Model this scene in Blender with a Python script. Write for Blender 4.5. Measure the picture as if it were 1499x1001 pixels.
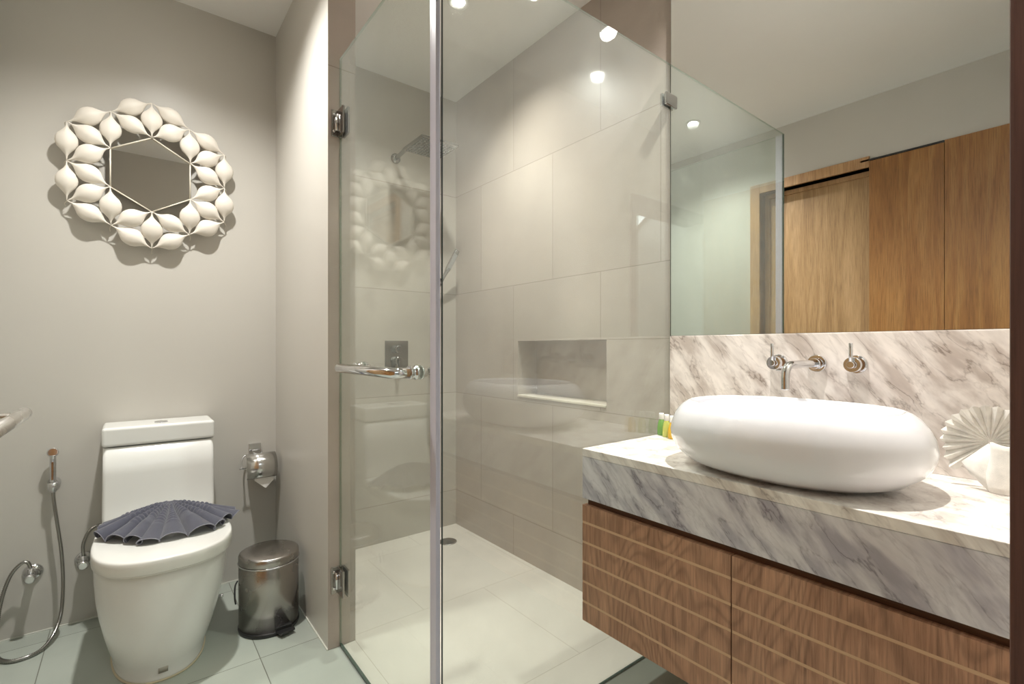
import bpy, bmesh, math, random
from mathutils import Vector, Matrix
random.seed(7)
PI = math.pi
scn = bpy.context.scene
COL = scn.collection
for o in list(bpy.data.objects):
    bpy.data.objects.remove(o)

# ------------------------------------------------------------------ camera
F_PX = 711.37
cam_d = bpy.data.cameras.new('camera')
cam = bpy.data.objects.new('camera', cam_d)
COL.objects.link(cam)
cam.location = (0, 0, 1.086)
cam.rotation_euler = (PI/2, 0, -0.6651)
cam_d.sensor_width = 36
cam_d.lens = F_PX/1499*36
cam_d.shift_y = 8.13/1499
cam_d.clip_start = 0.02
scn.camera = cam

# ------------------------------------------------------------------ world, exposure, lights
w = bpy.data.worlds.new('world'); scn.world = w; w.use_nodes = True
w.node_tree.nodes['Background'].inputs[0].default_value = (0.75, 0.85, 1, 1)
w.node_tree.nodes['Background'].inputs[1].default_value = 0.3
vs = scn.view_settings
vs.view_transform = 'Standard'; vs.look = 'None'; vs.exposure = 0.7; vs.gamma = 1; vs.use_curve_mapping = False

CEIL = 2.6
def spot(x, y, z, power, color, size=2.3, blend=0.75, radius=0.035):
    d = bpy.data.lights.new('downlight_bulb', 'SPOT'); d.energy = power; d.color = color
    d.spot_size = size; d.spot_blend = blend; d.shadow_soft_size = radius
    o = bpy.data.objects.new('downlight_bulb', d); COL.objects.link(o); o.location = (x, y, z)
    return o
LAMPS = [  # x, y, power, colour, label
    (0.145, 1.824, 94, (1.0, 0.985, 0.945), 'recessed ceiling downlight above the toilet'),
    (1.13, 1.82, 74, (1.0, 0.975, 0.94), 'recessed ceiling downlight in the middle of the shower'),
    (1.335, 0.57, 108, (1.0, 0.96, 0.915), 'recessed ceiling downlight above the vessel basin'),
    (0.15, -0.75, 30, (0.9, 0.97, 1.0), 'added unseen downlight in the passage outside the bathroom, for fill'),  # lamp added out of view as fill through the doorway
]
for x, y, p, c, _ in LAMPS:
    spot(x, y, CEIL-0.012, p, c, size=2.35, blend=1.0)
# added unseen fill over the passage: cool light that comes in through the doorway
ad = bpy.data.lights.new('passage_fill_light', 'AREA'); ad.shape = 'RECTANGLE'; ad.size = 2.0; ad.size_y = 1.1
ad.energy = 17; ad.color = (0.86, 0.96, 1.0)
ao = bpy.data.objects.new('passage_fill_light', ad); COL.objects.link(ao); ao.location = (0.05, -0.7, 2.55)
ao.rotation_euler = (math.radians(35), 0, 0)

# ------------------------------------------------------------------ material helpers
def newmat(name):
    m = bpy.data.materials.new(name); m.use_nodes = True
    nt = m.node_tree
    return m, nt, nt.nodes['Principled BSDF']
def N(nt, typ, **kw):
    n = nt.nodes.new(typ)
    for k, v in kw.items():
        if k in ('operation', 'blend_type', 'data_type', 'noise_dimensions', 'wave_type', 'bands_direction', 'feature', 'wave_profile'):
            setattr(n, k, v)
        else:
            n.inputs[k].default_value = v
    return n
def L(nt, a, b): nt.links.new(a, b)
def c4(c): return (c[0], c[1], c[2], 1)
def srgb(r, g, b):
    f = lambda x: (x/255/12.92) if x/255 <= 0.04045 else ((x/255+0.055)/1.055)**2.4
    return (f(r), f(g), f(b))
def coords(nt): return N(nt, 'ShaderNodeTexCoord').outputs['Object']
def dot(nt, vec, v, k=1.0, off=0.0):
    d = N(nt, 'ShaderNodeVectorMath', operation='DOT_PRODUCT'); L(nt, vec, d.inputs[0]); d.inputs[1].default_value = Vector(v)*k
    a = N(nt, 'ShaderNodeMath', operation='ADD'); L(nt, d.outputs['Value'], a.inputs[0]); a.inputs[1].default_value = off
    return a.outputs[0]
def comb(nt, x, y, z=None):
    c = N(nt, 'ShaderNodeCombineXYZ'); L(nt, x, c.inputs[0]); L(nt, y, c.inputs[1])
    if z is not None: L(nt, z, c.inputs[2])
    return c.outputs[0]
def ramp(nt, fac, stops):
    r = nt.nodes.new('ShaderNodeValToRGB'); L(nt, fac, r.inputs[0]); e = r.color_ramp.elements
    while len(e) > 1: e.remove(e[-1])
    e[0].position = stops[0][0]; e[0].color = c4(stops[0][1])
    for p, c in stops[1:]:
        q = e.new(p); q.color = c4(c)
    return r.outputs[0]
def mixc(nt, fac, a, b, bt='MIX'):
    m = N(nt, 'ShaderNodeMix', data_type='RGBA', blend_type=bt)
    if hasattr(fac, 'links'): L(nt, fac, m.inputs[0])
    else: m.inputs[0].default_value = fac
    for s, i in ((a, 6), (b, 7)):
        if hasattr(s, 'links'): L(nt, s, m.inputs[i])
        else: m.inputs[i].default_value = c4(s)
    return m.outputs[2]
def bump(nt, h, strength, dist, bsdf):
    b = N(nt, 'ShaderNodeBump', Strength=strength, Distance=dist); L(nt, h, b.inputs['Height']); L(nt, b.outputs[0], bsdf.inputs['Normal'])
def simple(name, col, rough=0.5, metal=0.0, coat=0.0, coat_rough=0.05, noise=None, spec=0.5):
    m, nt, b = newmat(name)
    b.inputs['Base Color'].default_value = c4(col); b.inputs['Roughness'].default_value = rough
    b.inputs['Metallic'].default_value = metal; b.inputs['Coat Weight'].default_value = coat
    b.inputs['Coat Roughness'].default_value = coat_rough; b.inputs['Specular IOR Level'].default_value = spec
    if noise:
        n = N(nt, 'ShaderNodeTexNoise', Scale=noise[0], Detail=4.0); L(nt, coords(nt), n.inputs['Vector'])
        bump(nt, n.outputs[0], noise[1], noise[2], b)
    return m
def paint(name, col, rough=0.42):
    m, nt, b = newmat(name)
    co = coords(nt)
    n = N(nt, 'ShaderNodeTexNoise', Scale=1.6, Detail=5.0); L(nt, co, n.inputs['Vector'])
    L(nt, mixc(nt, n.outputs[0], tuple(x*0.94 for x in col), tuple(x*1.05 for x in col)), b.inputs['Base Color'])
    b.inputs['Roughness'].default_value = rough
    n2 = N(nt, 'ShaderNodeTexNoise', Scale=14.0, Detail=2.0); L(nt, co, n2.inputs['Vector'])
    bump(nt, n2.outputs[0], 0.06, 0.004, b)
    return m
def tile(name, col, joint, U, V, uo, vo, w=0.6, h=0.6, offset=0.5, rough=0.35, coat=0.35, coat_rough=0.06, mortar=0.0016, var=0.06, grain=0.45, freq=2):
    m, nt, b = newmat(name)
    co = coords(nt)
    u = dot(nt, co, U, 1, uo); v = dot(nt, co, V, 1, vo)
    vec = comb(nt, u, v)
    br = N(nt, 'ShaderNodeTexBrick', **{'Scale': 1.0, 'Mortar Size': mortar, 'Mortar Smooth': 0.0, 'Bias': 0.0, 'Brick Width': w, 'Row Height': h})
    br.offset = offset; br.offset_frequency = freq; br.squash = 1.0
    br.inputs['Color1'].default_value = c4(tuple(x*(1-var) for x in col)); br.inputs['Color2'].default_value = c4(tuple(x*(1+var) for x in col))
    br.inputs['Mortar'].default_value = c4(joint)
    L(nt, vec, br.inputs['Vector'])
    n = N(nt, 'ShaderNodeTexNoise', Scale=3.0, Detail=6.0); L(nt, co, n.inputs['Vector'])
    mot = ramp(nt, n.outputs[0], [(0.3, (0.9, 0.9, 0.9)), (0.7, (1.05, 1.05, 1.05))])
    L(nt, mixc(nt, 1.0, br.outputs[0], mot, 'MULTIPLY'), b.inputs['Base Color'])
    b.inputs['Roughness'].default_value = rough; b.inputs['Coat Weight'].default_value = coat; b.inputs['Coat Roughness'].default_value = coat_rough
    st = comb(nt, dot(nt, co, U, 22), dot(nt, co, V, 170))
    n2 = N(nt, 'ShaderNodeTexNoise', Scale=1.0, Detail=4.0); L(nt, st, n2.inputs['Vector'])
    inv = N(nt, 'ShaderNodeMath', operation='MULTIPLY'); L(nt, br.outputs['Fac'], inv.inputs[0]); inv.inputs[1].default_value = -3.0
    ad_ = N(nt, 'ShaderNodeMath', operation='ADD'); L(nt, n2.outputs[0], ad_.inputs[0]); L(nt, inv.outputs[0], ad_.inputs[1])
    bump(nt, ad_.outputs[0], grain, 0.001, b)
    return m
def marble(name, ground, cloud, vein, k=1.0):
    m, nt, b = newmat(name)
    co = coords(nt)
    d = Vector((-0.38, -0.60, -0.70)).normalized(); e1 = d.cross(Vector((1, 0, 0))).normalized(); e2 = d.cross(e1).normalized()
    warp = N(nt, 'ShaderNodeTexNoise', Scale=1.8, Detail=3.0); L(nt, co, warp.inputs['Vector'])
    wm = N(nt, 'ShaderNodeVectorMath', operation='SCALE'); L(nt, warp.outputs['Color'], wm.inputs[0]); wm.inputs['Scale'].default_value = 0.12
    wa = N(nt, 'ShaderNodeVectorMath', operation='ADD'); L(nt, co, wa.inputs[0]); L(nt, wm.outputs[0], wa.inputs[1])
    c = wa.outputs[0]
    n1 = N(nt, 'ShaderNodeTexNoise', Scale=1.0, Detail=4.0, Roughness=0.55); L(nt, comb(nt, dot(nt, c, e1, 17*k), dot(nt, c, e2, 12*k), dot(nt, c, d, 1.9*k)), n1.inputs['Vector'])
    base = ramp(nt, n1.outputs[0], [(0.38, cloud), (0.47, tuple(a*0.45+b2*0.55 for a, b2 in zip(cloud, ground))), (0.54, ground), (0.66, tuple(min(1, x*1.1) for x in ground))])
    n3 = N(nt, 'ShaderNodeTexNoise', Scale=1.0, Detail=3.0); L(nt, comb(nt, dot(nt, c, e1, 55*k), dot(nt, c, e2, 40*k), dot(nt, c, d, 5*k)), n3.inputs['Vector'])
    base = mixc(nt, 0.6, base, ramp(nt, n3.outputs[0], [(0.3, (0.86, 0.85, 0.85)), (0.6, (1.04, 1.04, 1.04))]), 'MULTIPLY')
    n2 = N(nt, 'ShaderNodeTexNoise', Scale=1.0, Detail=5.0, Roughness=0.55); L(nt, comb(nt, dot(nt, c, e1, 21*k, 3), dot(nt, c, e2, 15*k), dot(nt, c, d, 1.6*k)), n2.inputs['Vector'])
    a = N(nt, 'ShaderNodeMath', operation='SUBTRACT'); L(nt, n2.outputs[0], a.inputs[0]); a.inputs[1].default_value = 0.5
    ab = N(nt, 'ShaderNodeMath', operation='ABSOLUTE'); L(nt, a.outputs[0], ab.inputs[0])
    vm = ramp(nt, ab.outputs[0], [(0.0, (1, 1, 1)), (0.009, (0.6, 0.6, 0.6)), (0.032, (0, 0, 0))])
    patch = ramp(nt, n1.outputs[0], [(0.36, (1, 1, 1)), (0.52, (0.2, 0.2, 0.2))])
    L(nt, mixc(nt, mixc(nt, 1.0, vm, patch, 'MULTIPLY'), base, vein), b.inputs['Base Color'])
    b.inputs['Roughness'].default_value = 0.28; b.inputs['Coat Weight'].default_value = 0.25; b.inputs['Coat Roughness'].default_value = 0.08
    return m
def wood(name, dark, mid, light, U, V, fine=220, arch=0.0, rough=0.45):
    """grain runs along V; U is the axis across the board"""
    m, nt, b = newmat(name)
    co = coords(nt)
    if arch:
        pass
    wv = comb(nt, dot(nt, co, U, 7), dot(nt, co, V, 0.9))
    wn = N(nt, 'ShaderNodeTexNoise', Scale=1.0, Detail=3.0); L(nt, wv, wn.inputs['Vector'])
    sh = N(nt, 'ShaderNodeMath', operation='MULTIPLY'); L(nt, wn.outputs[0], sh.inputs[0]); sh.inputs[1].default_value = 6.0 + arch*12
    uu = N(nt, 'ShaderNodeMath', operation='ADD'); L(nt, dot(nt, co, U, 26 if not arch else 22), uu.inputs[0]); L(nt, sh.outputs[0], uu.inputs[1])
    rings = N(nt, 'ShaderNodeTexNoise', Scale=1.0, Detail=3.0); L(nt, comb(nt, uu.outputs[0], dot(nt, co, V, 1.2 + arch*3)), rings.inputs['Vector'])
    fv = comb(nt, dot(nt, co, U, fine), dot(nt, co, V, 7))
    fn = N(nt, 'ShaderNodeTexNoise', Scale=1.0, Detail=5.0, Roughness=0.7); L(nt, fv, fn.inputs['Vector'])
    c1 = ramp(nt, rings.outputs[0], [(0.3, dark), (0.5, mid), (0.7, light)])
    if arch:      # nested cathedral arches: contour lines of a slow, stretched field
        an = N(nt, 'ShaderNodeTexNoise', Scale=1.0, Detail=1.0, Distortion=0.3); L(nt, comb(nt, dot(nt, co, U, 5.5), dot(nt, co, V, 1.9)), an.inputs['Vector'])
        am = N(nt, 'ShaderNodeMath', operation='MULTIPLY'); L(nt, an.outputs[0], am.inputs[0]); am.inputs[1].default_value = 130.0
        sn = N(nt, 'ShaderNodeMath', operation='SINE'); L(nt, am.outputs[0], sn.inputs[0])
        mr = N(nt, 'ShaderNodeMapRange'); L(nt, sn.outputs[0], mr.inputs[0]); mr.inputs[1].default_value = -1.0
        c1 = mixc(nt, 0.7, mixc(nt, 0.4, c1, mid), ramp(nt, mr.outputs[0], [(0.0, (0.72, 0.7, 0.68)), (0.35, (1.0, 1.0, 1.0)), (1.0, (1.12, 1.12, 1.12))]), 'MULTIPLY')
    c2 = ramp(nt, fn.outputs[0], [(0.35, (0.62, 0.6, 0.58)), (0.5, (0.95, 0.95, 0.95)), (0.7, (1.2, 1.2, 1.2))])
    L(nt, mixc(nt, 0.85, c1, c2, 'MULTIPLY'), b.inputs['Base Color'])
    b.inputs['Roughness'].default_value = rough
    bump(nt, fn.outputs[0], 0.15, 0.0006, b)
    return m
def glass_mat(name, tint, haze=0.05, boost=1.0):
    """thin architectural pane: tinted see-through, Fresnel reflection on each face, faint dried water film"""
    m = bpy.data.materials.new(name); m.use_nodes = True; nt = m.node_tree; nt.nodes.clear()
    out = N(nt, 'ShaderNodeOutputMaterial'); tr = N(nt, 'ShaderNodeBsdfTransparent', Color=c4(tint)); gl = N(nt, 'ShaderNodeBsdfGlossy', Roughness=0.0)
    geo = N(nt, 'ShaderNodeNewGeometry')
    ior = N(nt, 'ShaderNodeMapRange'); L(nt, geo.outputs['Backfacing'], ior.inputs[0]); ior.inputs[3].default_value = 1.5; ior.inputs[4].default_value = 1/1.5
    fr = N(nt, 'ShaderNodeFresnel'); L(nt, ior.outputs[0], fr.inputs['IOR'])
    fm = N(nt, 'ShaderNodeMath', operation='MULTIPLY'); fm.use_clamp = True; L(nt, fr.outputs[0], fm.inputs[0]); fm.inputs[1].default_value = boost
    mx = N(nt, 'ShaderNodeMixShader'); L(nt, fm.outputs[0], mx.inputs[0]); L(nt, tr.outputs[0], mx.inputs[1]); L(nt, gl.outputs[0], mx.inputs[2])
    df = N(nt, 'ShaderNodeBsdfDiffuse', Color=(0.85, 0.87, 0.85, 1)); tl = N(nt, 'ShaderNodeBsdfTranslucent', Color=(0.85, 0.87, 0.85, 1))
    dm = N(nt, 'ShaderNodeMixShader', Fac=0.5); L(nt, df.outputs[0], dm.inputs[1]); L(nt, tl.outputs[0], dm.inputs[2])
    co = coords(nt)
    n = N(nt, 'ShaderNodeTexNoise', Scale=5.0, Detail=8.0, Roughness=0.75); L(nt, co, n.inputs['Vector'])
    mr = N(nt, 'ShaderNodeMapRange'); L(nt, n.outputs[0], mr.inputs[0]); mr.inputs[1].default_value = 0.3; mr.inputs[2].default_value = 0.7
    mr.inputs[3].default_value = haze*0.6; mr.inputs[4].default_value = haze*1.4
    mx2 = N(nt, 'ShaderNodeMixShader'); L(nt, mr.outputs[0], mx2.inputs[0]); L(nt, mx.outputs[0], mx2.inputs[1]); L(nt, dm.outputs[0], mx2.inputs[2])
    L(nt, mx2.outputs[0], out.inputs[0])
    return m
def emit(name, col, s):
    m = bpy.data.materials.new(name); m.use_nodes = True; nt = m.node_tree; nt.nodes.clear()
    e = N(nt, 'ShaderNodeEmission', Color=c4(col), Strength=s); o = N(nt, 'ShaderNodeOutputMaterial'); L(nt, e.outputs[0], o.inputs[0]); return m
def liquid(name, col, rough=0.12):
    m, nt, b = newmat(name)
    b.inputs['Base Color'].default_value = c4(col); b.inputs['Roughness'].default_value = rough
    b.inputs['Transmission Weight'].default_value = 0.45; b.inputs['IOR'].default_value = 1.4
    return m
def brushed(name, col, rough, U=(0, 0, 1), k=400):
    m, nt, b = newmat(name)
    b.inputs['Base Color'].default_value = c4(col); b.inputs['Metallic'].default_value = 1; b.inputs['Roughness'].default_value = rough
    co = coords(nt); n = N(nt, 'ShaderNodeTexNoise', Scale=1.0, Detail=3.0)
    mp = N(nt, 'ShaderNodeMapping'); L(nt, co, mp.inputs[0]); mp.inputs['Scale'].default_value = (6, 6, k); L(nt, mp.outputs[0], n.inputs['Vector'])
    bump(nt, n.outputs[0], 0.12, 0.0005, b)
    sm = N(nt, 'ShaderNodeTexNoise', Scale=9.0, Detail=5.0); L(nt, co, sm.inputs['Vector'])
    mr = N(nt, 'ShaderNodeMapRange'); L(nt, sm.outputs[0], mr.inputs[0]); mr.inputs[3].default_value = rough*0.6; mr.inputs[4].default_value = rough*1.6
    L(nt, mr.outputs[0], b.inputs['Roughness'])
    return m
def terry(name, col, scale=900):
    m, nt, b = newmat(name)
    co = coords(nt)
    n = N(nt, 'ShaderNodeTexNoise', Scale=scale, Detail=2.0); L(nt, co, n.inputs['Vector'])
    n3 = N(nt, 'ShaderNodeTexNoise', Scale=40.0, Detail=4.0); L(nt, co, n3.inputs['Vector'])
    L(nt, mixc(nt, n3.outputs[0], tuple(x*0.75 for x in col), tuple(x*1.25 for x in col)), b.inputs['Base Color'])
    b.inputs['Roughness'].default_value = 0.95; b.inputs['Sheen Weight'].default_value = 0.35; b.inputs['Sheen Roughness'].default_value = 0.5
    bump(nt, n.outputs[0], 0.6, 0.0015, b)
    return m

PAINT = srgb(196, 192, 184)
M = {}
M['paint'] = paint('greige_wall_paint', PAINT, 0.34)
M['ceiling'] = paint('ceiling_paint', srgb(234, 232, 228), 0.6)
M['tile_wall'] = tile('taupe_wall_tile_side', srgb(182, 170, 159), srgb(148, 136, 124), (0, -1, 0), (0, 0, 1), 8.3, 5.1886, offset=0.5)
M['tile_back'] = tile('taupe_wall_tile_back', srgb(180, 172, 161), srgb(146, 136, 124), (1, 0, 0), (0, 0, 1), 10.37, 5.1886, w=7.0, offset=0.0)
M['tile_end'] = tile('taupe_wall_tile_end', srgb(180, 166, 156), srgb(146, 134, 122), (1, 0, 0), (0, 0, 1), 10.37, 0.0, h=2.1, offset=0.5)
M['tile_floor'] = tile('grey_green_floor_tile', srgb(170, 176, 166), srgb(112, 112, 102), (1, 0, 0), (0, 1, 0), 9.0+0.244, 9.0-0.08-0.6, offset=0.0, rough=0.4, coat=0.15, mortar=0.0014, grain=0.08)
M['tile_shower'] = tile('lit_shower_floor_tile', srgb(222, 214, 204), srgb(190, 178, 164), (1, 0, 0), (0, 1, 0), 9.0-0.055, 9.0-0.01, offset=0.5, rough=0.35, coat=0.2, coat_rough=0.15, mortar=0.0012, var=0.015, grain=0.05)  # floor tile again, coloured paler to stand for stronger light in the shower
M['marble_top'] = marble('veined_marble_top', srgb(238, 234, 228), srgb(208, 200, 192), srgb(160, 150, 144), 1.3)
M['marble_back'] = marble('veined_marble_back', srgb(232, 224, 217), srgb(196, 184, 175), srgb(132, 118, 108), 1.35)
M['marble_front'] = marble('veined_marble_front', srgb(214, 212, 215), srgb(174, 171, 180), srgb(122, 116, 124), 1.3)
M['oak'] = wood('honey_oak_veneer', srgb(138, 92, 44), srgb(156, 108, 56), srgb(170, 124, 70), (0, 1, 0), (0, 0, 1))
M['oak_trim'] = wood('oak_trim', srgb(158, 118, 78), srgb(178, 138, 96), srgb(194, 156, 112), (0, 1, 0), (0, 0, 1))
M['oak_leaf'] = wood('pale_lit_oak_veneer', srgb(156, 122, 82), srgb(174, 140, 98), srgb(188, 154, 112), (0, 1, 0), (0, 0, 1))  # paler oak; part of the lift is light on the leaf, put into colour
M['walnut'] = wood('brown_veneer_cathedral_grain', srgb(142, 102, 76), srgb(172, 130, 102), srgb(192, 150, 120), (0, 1, 0), (0, 0, 1), fine=260, arch=1.0)
M['walnut_groove'] = simple('pale_groove', srgb(206, 172, 138), 0.6)
M['walnut_dark'] = wood('dark_rail_wood', srgb(70, 42, 24), srgb(88, 54, 32), srgb(104, 66, 40), (0, 0, 1), (0, 1, 0))
M['jamb'] = wood('dark_reddish_jamb_wood', srgb(74, 46, 37), srgb(96, 62, 51), srgb(112, 76, 64), (0, 1, 0), (0, 0, 1), rough=0.5)
M['glass'] = glass_mat('clear_shower_glass', (0.945, 0.975, 0.955), haze=0.05, boost=1.5)
M['glass_door'] = glass_mat('clear_door_glass', (0.93, 0.965, 0.94), haze=0.035, boost=0.75)
M['glass_edge'] = simple('green_glass_edge', (0.02, 0.05, 0.035), 0.12)
M['glass_rim'] = glass_mat('pale_green_glass_rim', (0.55, 0.66, 0.58), haze=0.05)
M['seal'] = simple('grey_magnetic_seal', srgb(196, 194, 206), 0.3)
M['chrome'] = simple('polished_chrome', (0.7, 0.7, 0.71), 0.06, 1.0)
M['chrome_shower'] = simple('satin_shower_chrome', (0.36, 0.36, 0.355), 0.12, 1.0)  # base darkened to stand in for the dark room it would reflect
M['chrome_dark'] = simple('smoked_chrome', (0.34, 0.31, 0.29), 0.16, 1.0)
M['steel'] = brushed('brushed_steel', (0.42, 0.395, 0.37), 0.24)
M['cover'] = simple('satin_cover_steel', (0.72, 0.71, 0.69), 0.2, 1.0)
M['hose'] = simple('ribbed_hose_steel', (0.36, 0.35, 0.33), 0.25, 1.0)
M['steel_bar'] = brushed('brushed_bar_steel', (0.62, 0.6, 0.57), 0.25, k=60)
M['ceramic'] = simple('white_glazed_ceramic', srgb(228, 228, 224), 0.2)
M['lid_white'] = simple('white_seat_plastic', srgb(232, 231, 226), 0.22)
M['basin'] = simple('white_basin_ceramic', srgb(236, 236, 240), 0.14, coat=0.7, coat_rough=0.03)
M['black'] = simple('black_plastic', (0.018, 0.018, 0.018), 0.4)
M['rubber'] = simple('dark_hose_rubber', (0.05, 0.05, 0.05), 0.5)
M['mirror'] = simple('mirror_silver', (0.9, 0.92, 0.905), 0.0, 1.0)
M['mirror_small'] = simple('mirror_silver_small', (0.86, 0.86, 0.84), 0.01, 1.0)
M['petal'] = simple('cream_capiz_pod', srgb(224, 217, 206), 0.55, noise=(90, 0.12, 0.002))
M['rod'] = simple('cream_painted_rod', srgb(222, 214, 198), 0.4)
M['towel_dark'] = terry('slate_terry_cloth', srgb(76, 77, 90))
M['hem'] = simple('pale_towel_hem', srgb(140, 140, 150), 0.9)
M['towel_white'] = terry('white_cotton_cloth', srgb(240, 236, 228), 1400)
M['paper'] = simple('toilet_paper', srgb(238, 236, 230), 0.9)
M['grout'] = simple('yellowed_sealant', srgb(206, 194, 166), 0.6)
M['sticker'] = simple('grey_maker_plate', srgb(172, 167, 156), 0.4)
M['lens'] = emit('lamp_lens', (1.0, 0.95, 0.88), 60)
M['lampring'] = simple('white_lamp_ring', srgb(230, 230, 226), 0.35)
M['green'] = liquid('green_shower_gel', srgb(146, 196, 112)); M['lime'] = liquid('lime_shampoo', srgb(222, 226, 130)); M['amber'] = liquid('amber_lotion', srgb(246, 206, 80))
M['cap'] = simple('white_bottle_cap', srgb(238, 238, 234), 0.3)

# ------------------------------------------------------------------ mesh builder (world coordinates)
class MB:
    def __init__(s): s.v = []; s.f = []; s.m = []; s.sm = []
    def add(s, vs, fs, mi=0, smooth=False):
        b = len(s.v); s.v += [tuple(v) for v in vs]
        for f in fs: s.f.append(tuple(b+i for i in f)); s.m.append(mi); s.sm.append(smooth)
    def box(s, a, b, mi=0):
        (x0, y0, z0), (x1, y1, z1) = a, b
        s.add([(x0,y0,z0),(x1,y0,z0),(x1,y1,z0),(x0,y1,z0),(x0,y0,z1),(x1,y0,z1),(x1,y1,z1),(x0,y1,z1)],
              [(0,3,2,1),(4,5,6,7),(0,1,5,4),(1,2,6,5),(2,3,7,6),(3,0,4,7)], mi)
    def quad(s, *p, mi=0): s.add(p, [tuple(range(len(p)))], mi)
    def loft(s, rings, mi=0, cap=(True, True), smooth=True, closed=True):
        n = len(rings[0]); V = [p for r in rings for p in r]; Fs = []
        for i in range(len(rings)-1):
            for j in range(n if closed else n-1):
                k = (j+1) % n; Fs.append((i*n+j, i*n+k, (i+1)*n+k, (i+1)*n+j))
        s.add(V, Fs, mi, smooth)
        b = len(s.v)-len(V)
        if cap[0]: s.f.append(tuple(b+j for j in reversed(range(n)))); s.m.append(mi); s.sm.append(False)
        if cap[1]: s.f.append(tuple(b+(len(rings)-1)*n+j for j in range(n))); s.m.append(mi); s.sm.append(False)
    def lathe(s, origin, axis, prof, n=32, mi=0, cap=(True, True)):
        o = Vector(origin); a = Vector(axis).normalized(); t = Vector((0, 0, 1)) if abs(a.z) < 0.9 else Vector((1, 0, 0))
        e1 = a.cross(t).normalized(); e2 = a.cross(e1)
        s.loft([[o+a*z+(e1*math.cos(2*PI*i/n)+e2*math.sin(2*PI*i/n))*max(r, 1e-5) for i in range(n)] for r, z in prof], mi, cap)
    def cyl(s, p0, p1, r, n=24, mi=0, bev=0.0):
        p0 = Vector(p0); p1 = Vector(p1); l = (p1-p0).length
        if bev: s.lathe(p0, p1-p0, [(r-bev, 0), (r, bev), (r, l-bev), (r-bev, l)], n, mi)
        else: s.lathe(p0, p1-p0, [(r, 0), (r, l)], n, mi)
    def tube(s, pts, r, n=12, mi=0, rib=None, sub=8, straight=False):
        P = [Vector(p) for p in pts]
        if not straight: P = catmull(P, sub)
        if rib: P = resample(P, rib[0]/2)
        rings = []; T0 = (P[1]-P[0]).normalized(); up = Vector((0, 0, 1)) if abs(T0.z) < 0.9 else Vector((1, 0, 0)); e = T0.cross(up).normalized()
        for i, p in enumerate(P):
            T = (P[min(i+1, len(P)-1)]-P[max(i-1, 0)]).normalized(); e = (e-T*e.dot(T)).normalized(); g = T.cross(e)
            rr = r*(1-(rib[1] if rib and i % 2 else 0))
            rings.append([p+(e*math.cos(2*PI*j/n)+g*math.sin(2*PI*j/n))*rr for j in range(n)])
        s.loft(rings, mi)
    def build(s, name, mats, parent=None, bevel=0, seg=2, subsurf=0, solid=0, auto=False, fixn=True):
        me = bpy.data.meshes.new(name); off = Vector(parent_world(parent)) if parent else Vector((0, 0, 0))
        me.from_pydata([tuple(Vector(v)-off) for v in s.v], [], s.f); 
        if not isinstance(mats, (list, tuple)): mats = [mats]
        for m in mats: me.materials.append(m)
        for p, mi, sm in zip(me.polygons, s.m, s.sm): p.material_index = mi; p.use_smooth = sm
        if fixn:
            bm = bmesh.new(); bm.from_mesh(me); bmesh.ops.recalc_face_normals(bm, faces=bm.faces); bm.to_mesh(me); bm.free()
        me.update()
        o = bpy.data.objects.new(name, me); COL.objects.link(o)
        if parent: o.parent = parent
        if solid: md = o.modifiers.new('Solidify', 'SOLIDIFY'); md.thickness = solid; md.offset = 0
        if bevel: md = o.modifiers.new('Bevel', 'BEVEL'); md.width = bevel; md.segments = seg; md.limit_method = 'ANGLE'; md.angle_limit = 0.6; md.harden_normals = False
        if subsurf: md = o.modifiers.new('Subsurf', 'SUBSURF'); md.levels = subsurf; md.render_levels = subsurf
        return o
def parent_world(o):
    v = Vector((0, 0, 0))
    while o: v += o.location; o = o.parent
    return v
def catmull(P, sub):
    out = []; n = len(P)
    for i in range(n-1):
        p0 = P[max(i-1, 0)]; p1 = P[i]; p2 = P[i+1]; p3 = P[min(i+2, n-1)]
        for k in range(sub):
            t = k/sub; out.append(0.5*((2*p1)+(p2-p0)*t+(2*p0-5*p1+4*p2-p3)*t*t+(3*p1-p0-3*p2+p3)*t**3))
    out.append(P[-1]); return out
def resample(P, step):
    out = [P[0]]; acc = 0.0
    for a, b in zip(P, P[1:]):
        l = (b-a).length; d = step-acc
        while d <= l: out.append(a+(b-a)*(d/l)); d += step
        acc = (l-(d-step))
    return out
def struct(o): o['kind'] = 'structure'; return o
def tag(o, label, cat, group=None):
    o['label'] = label; o['category'] = cat
    if group: o['group'] = group
    return o
def thing(name, loc, label, cat, group=None):
    o = bpy.data.objects.new(name, None); COL.objects.link(o); o.location = loc; o.empty_display_size = 0.05
    return tag(o, label, cat, group)
def sgn(x): return -1 if x < 0 else 1
def sup(c, e): return sgn(c)*abs(c)**e

# ------------------------------------------------------------------ room shell
W = 1.579; D = 2.575; XL = -0.385; YF = 0.035; YG = 1.055
b = MB()
b.quad((XL,YF,0),(0.605,YF,0),(0.605,D,0),(XL,D,0)); b.quad((0.605,YF,0),(W,YF,0),(W,YG,0),(0.605,YG,0))
struct(b.build('floor', M['tile_floor'], fixn=False))
b = MB(); b.quad((0.605,YG,0.0),(W,YG,0.0),(W,D,0.0),(0.605,D,0.0)); struct(b.build('floor_shower', M['tile_shower'], fixn=False))
b = MB(); b.box((XL-0.16,YF-0.135,CEIL),(W+0.15,D+0.1,CEIL+0.08)); struct(b.build('ceiling', M['ceiling']))
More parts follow.
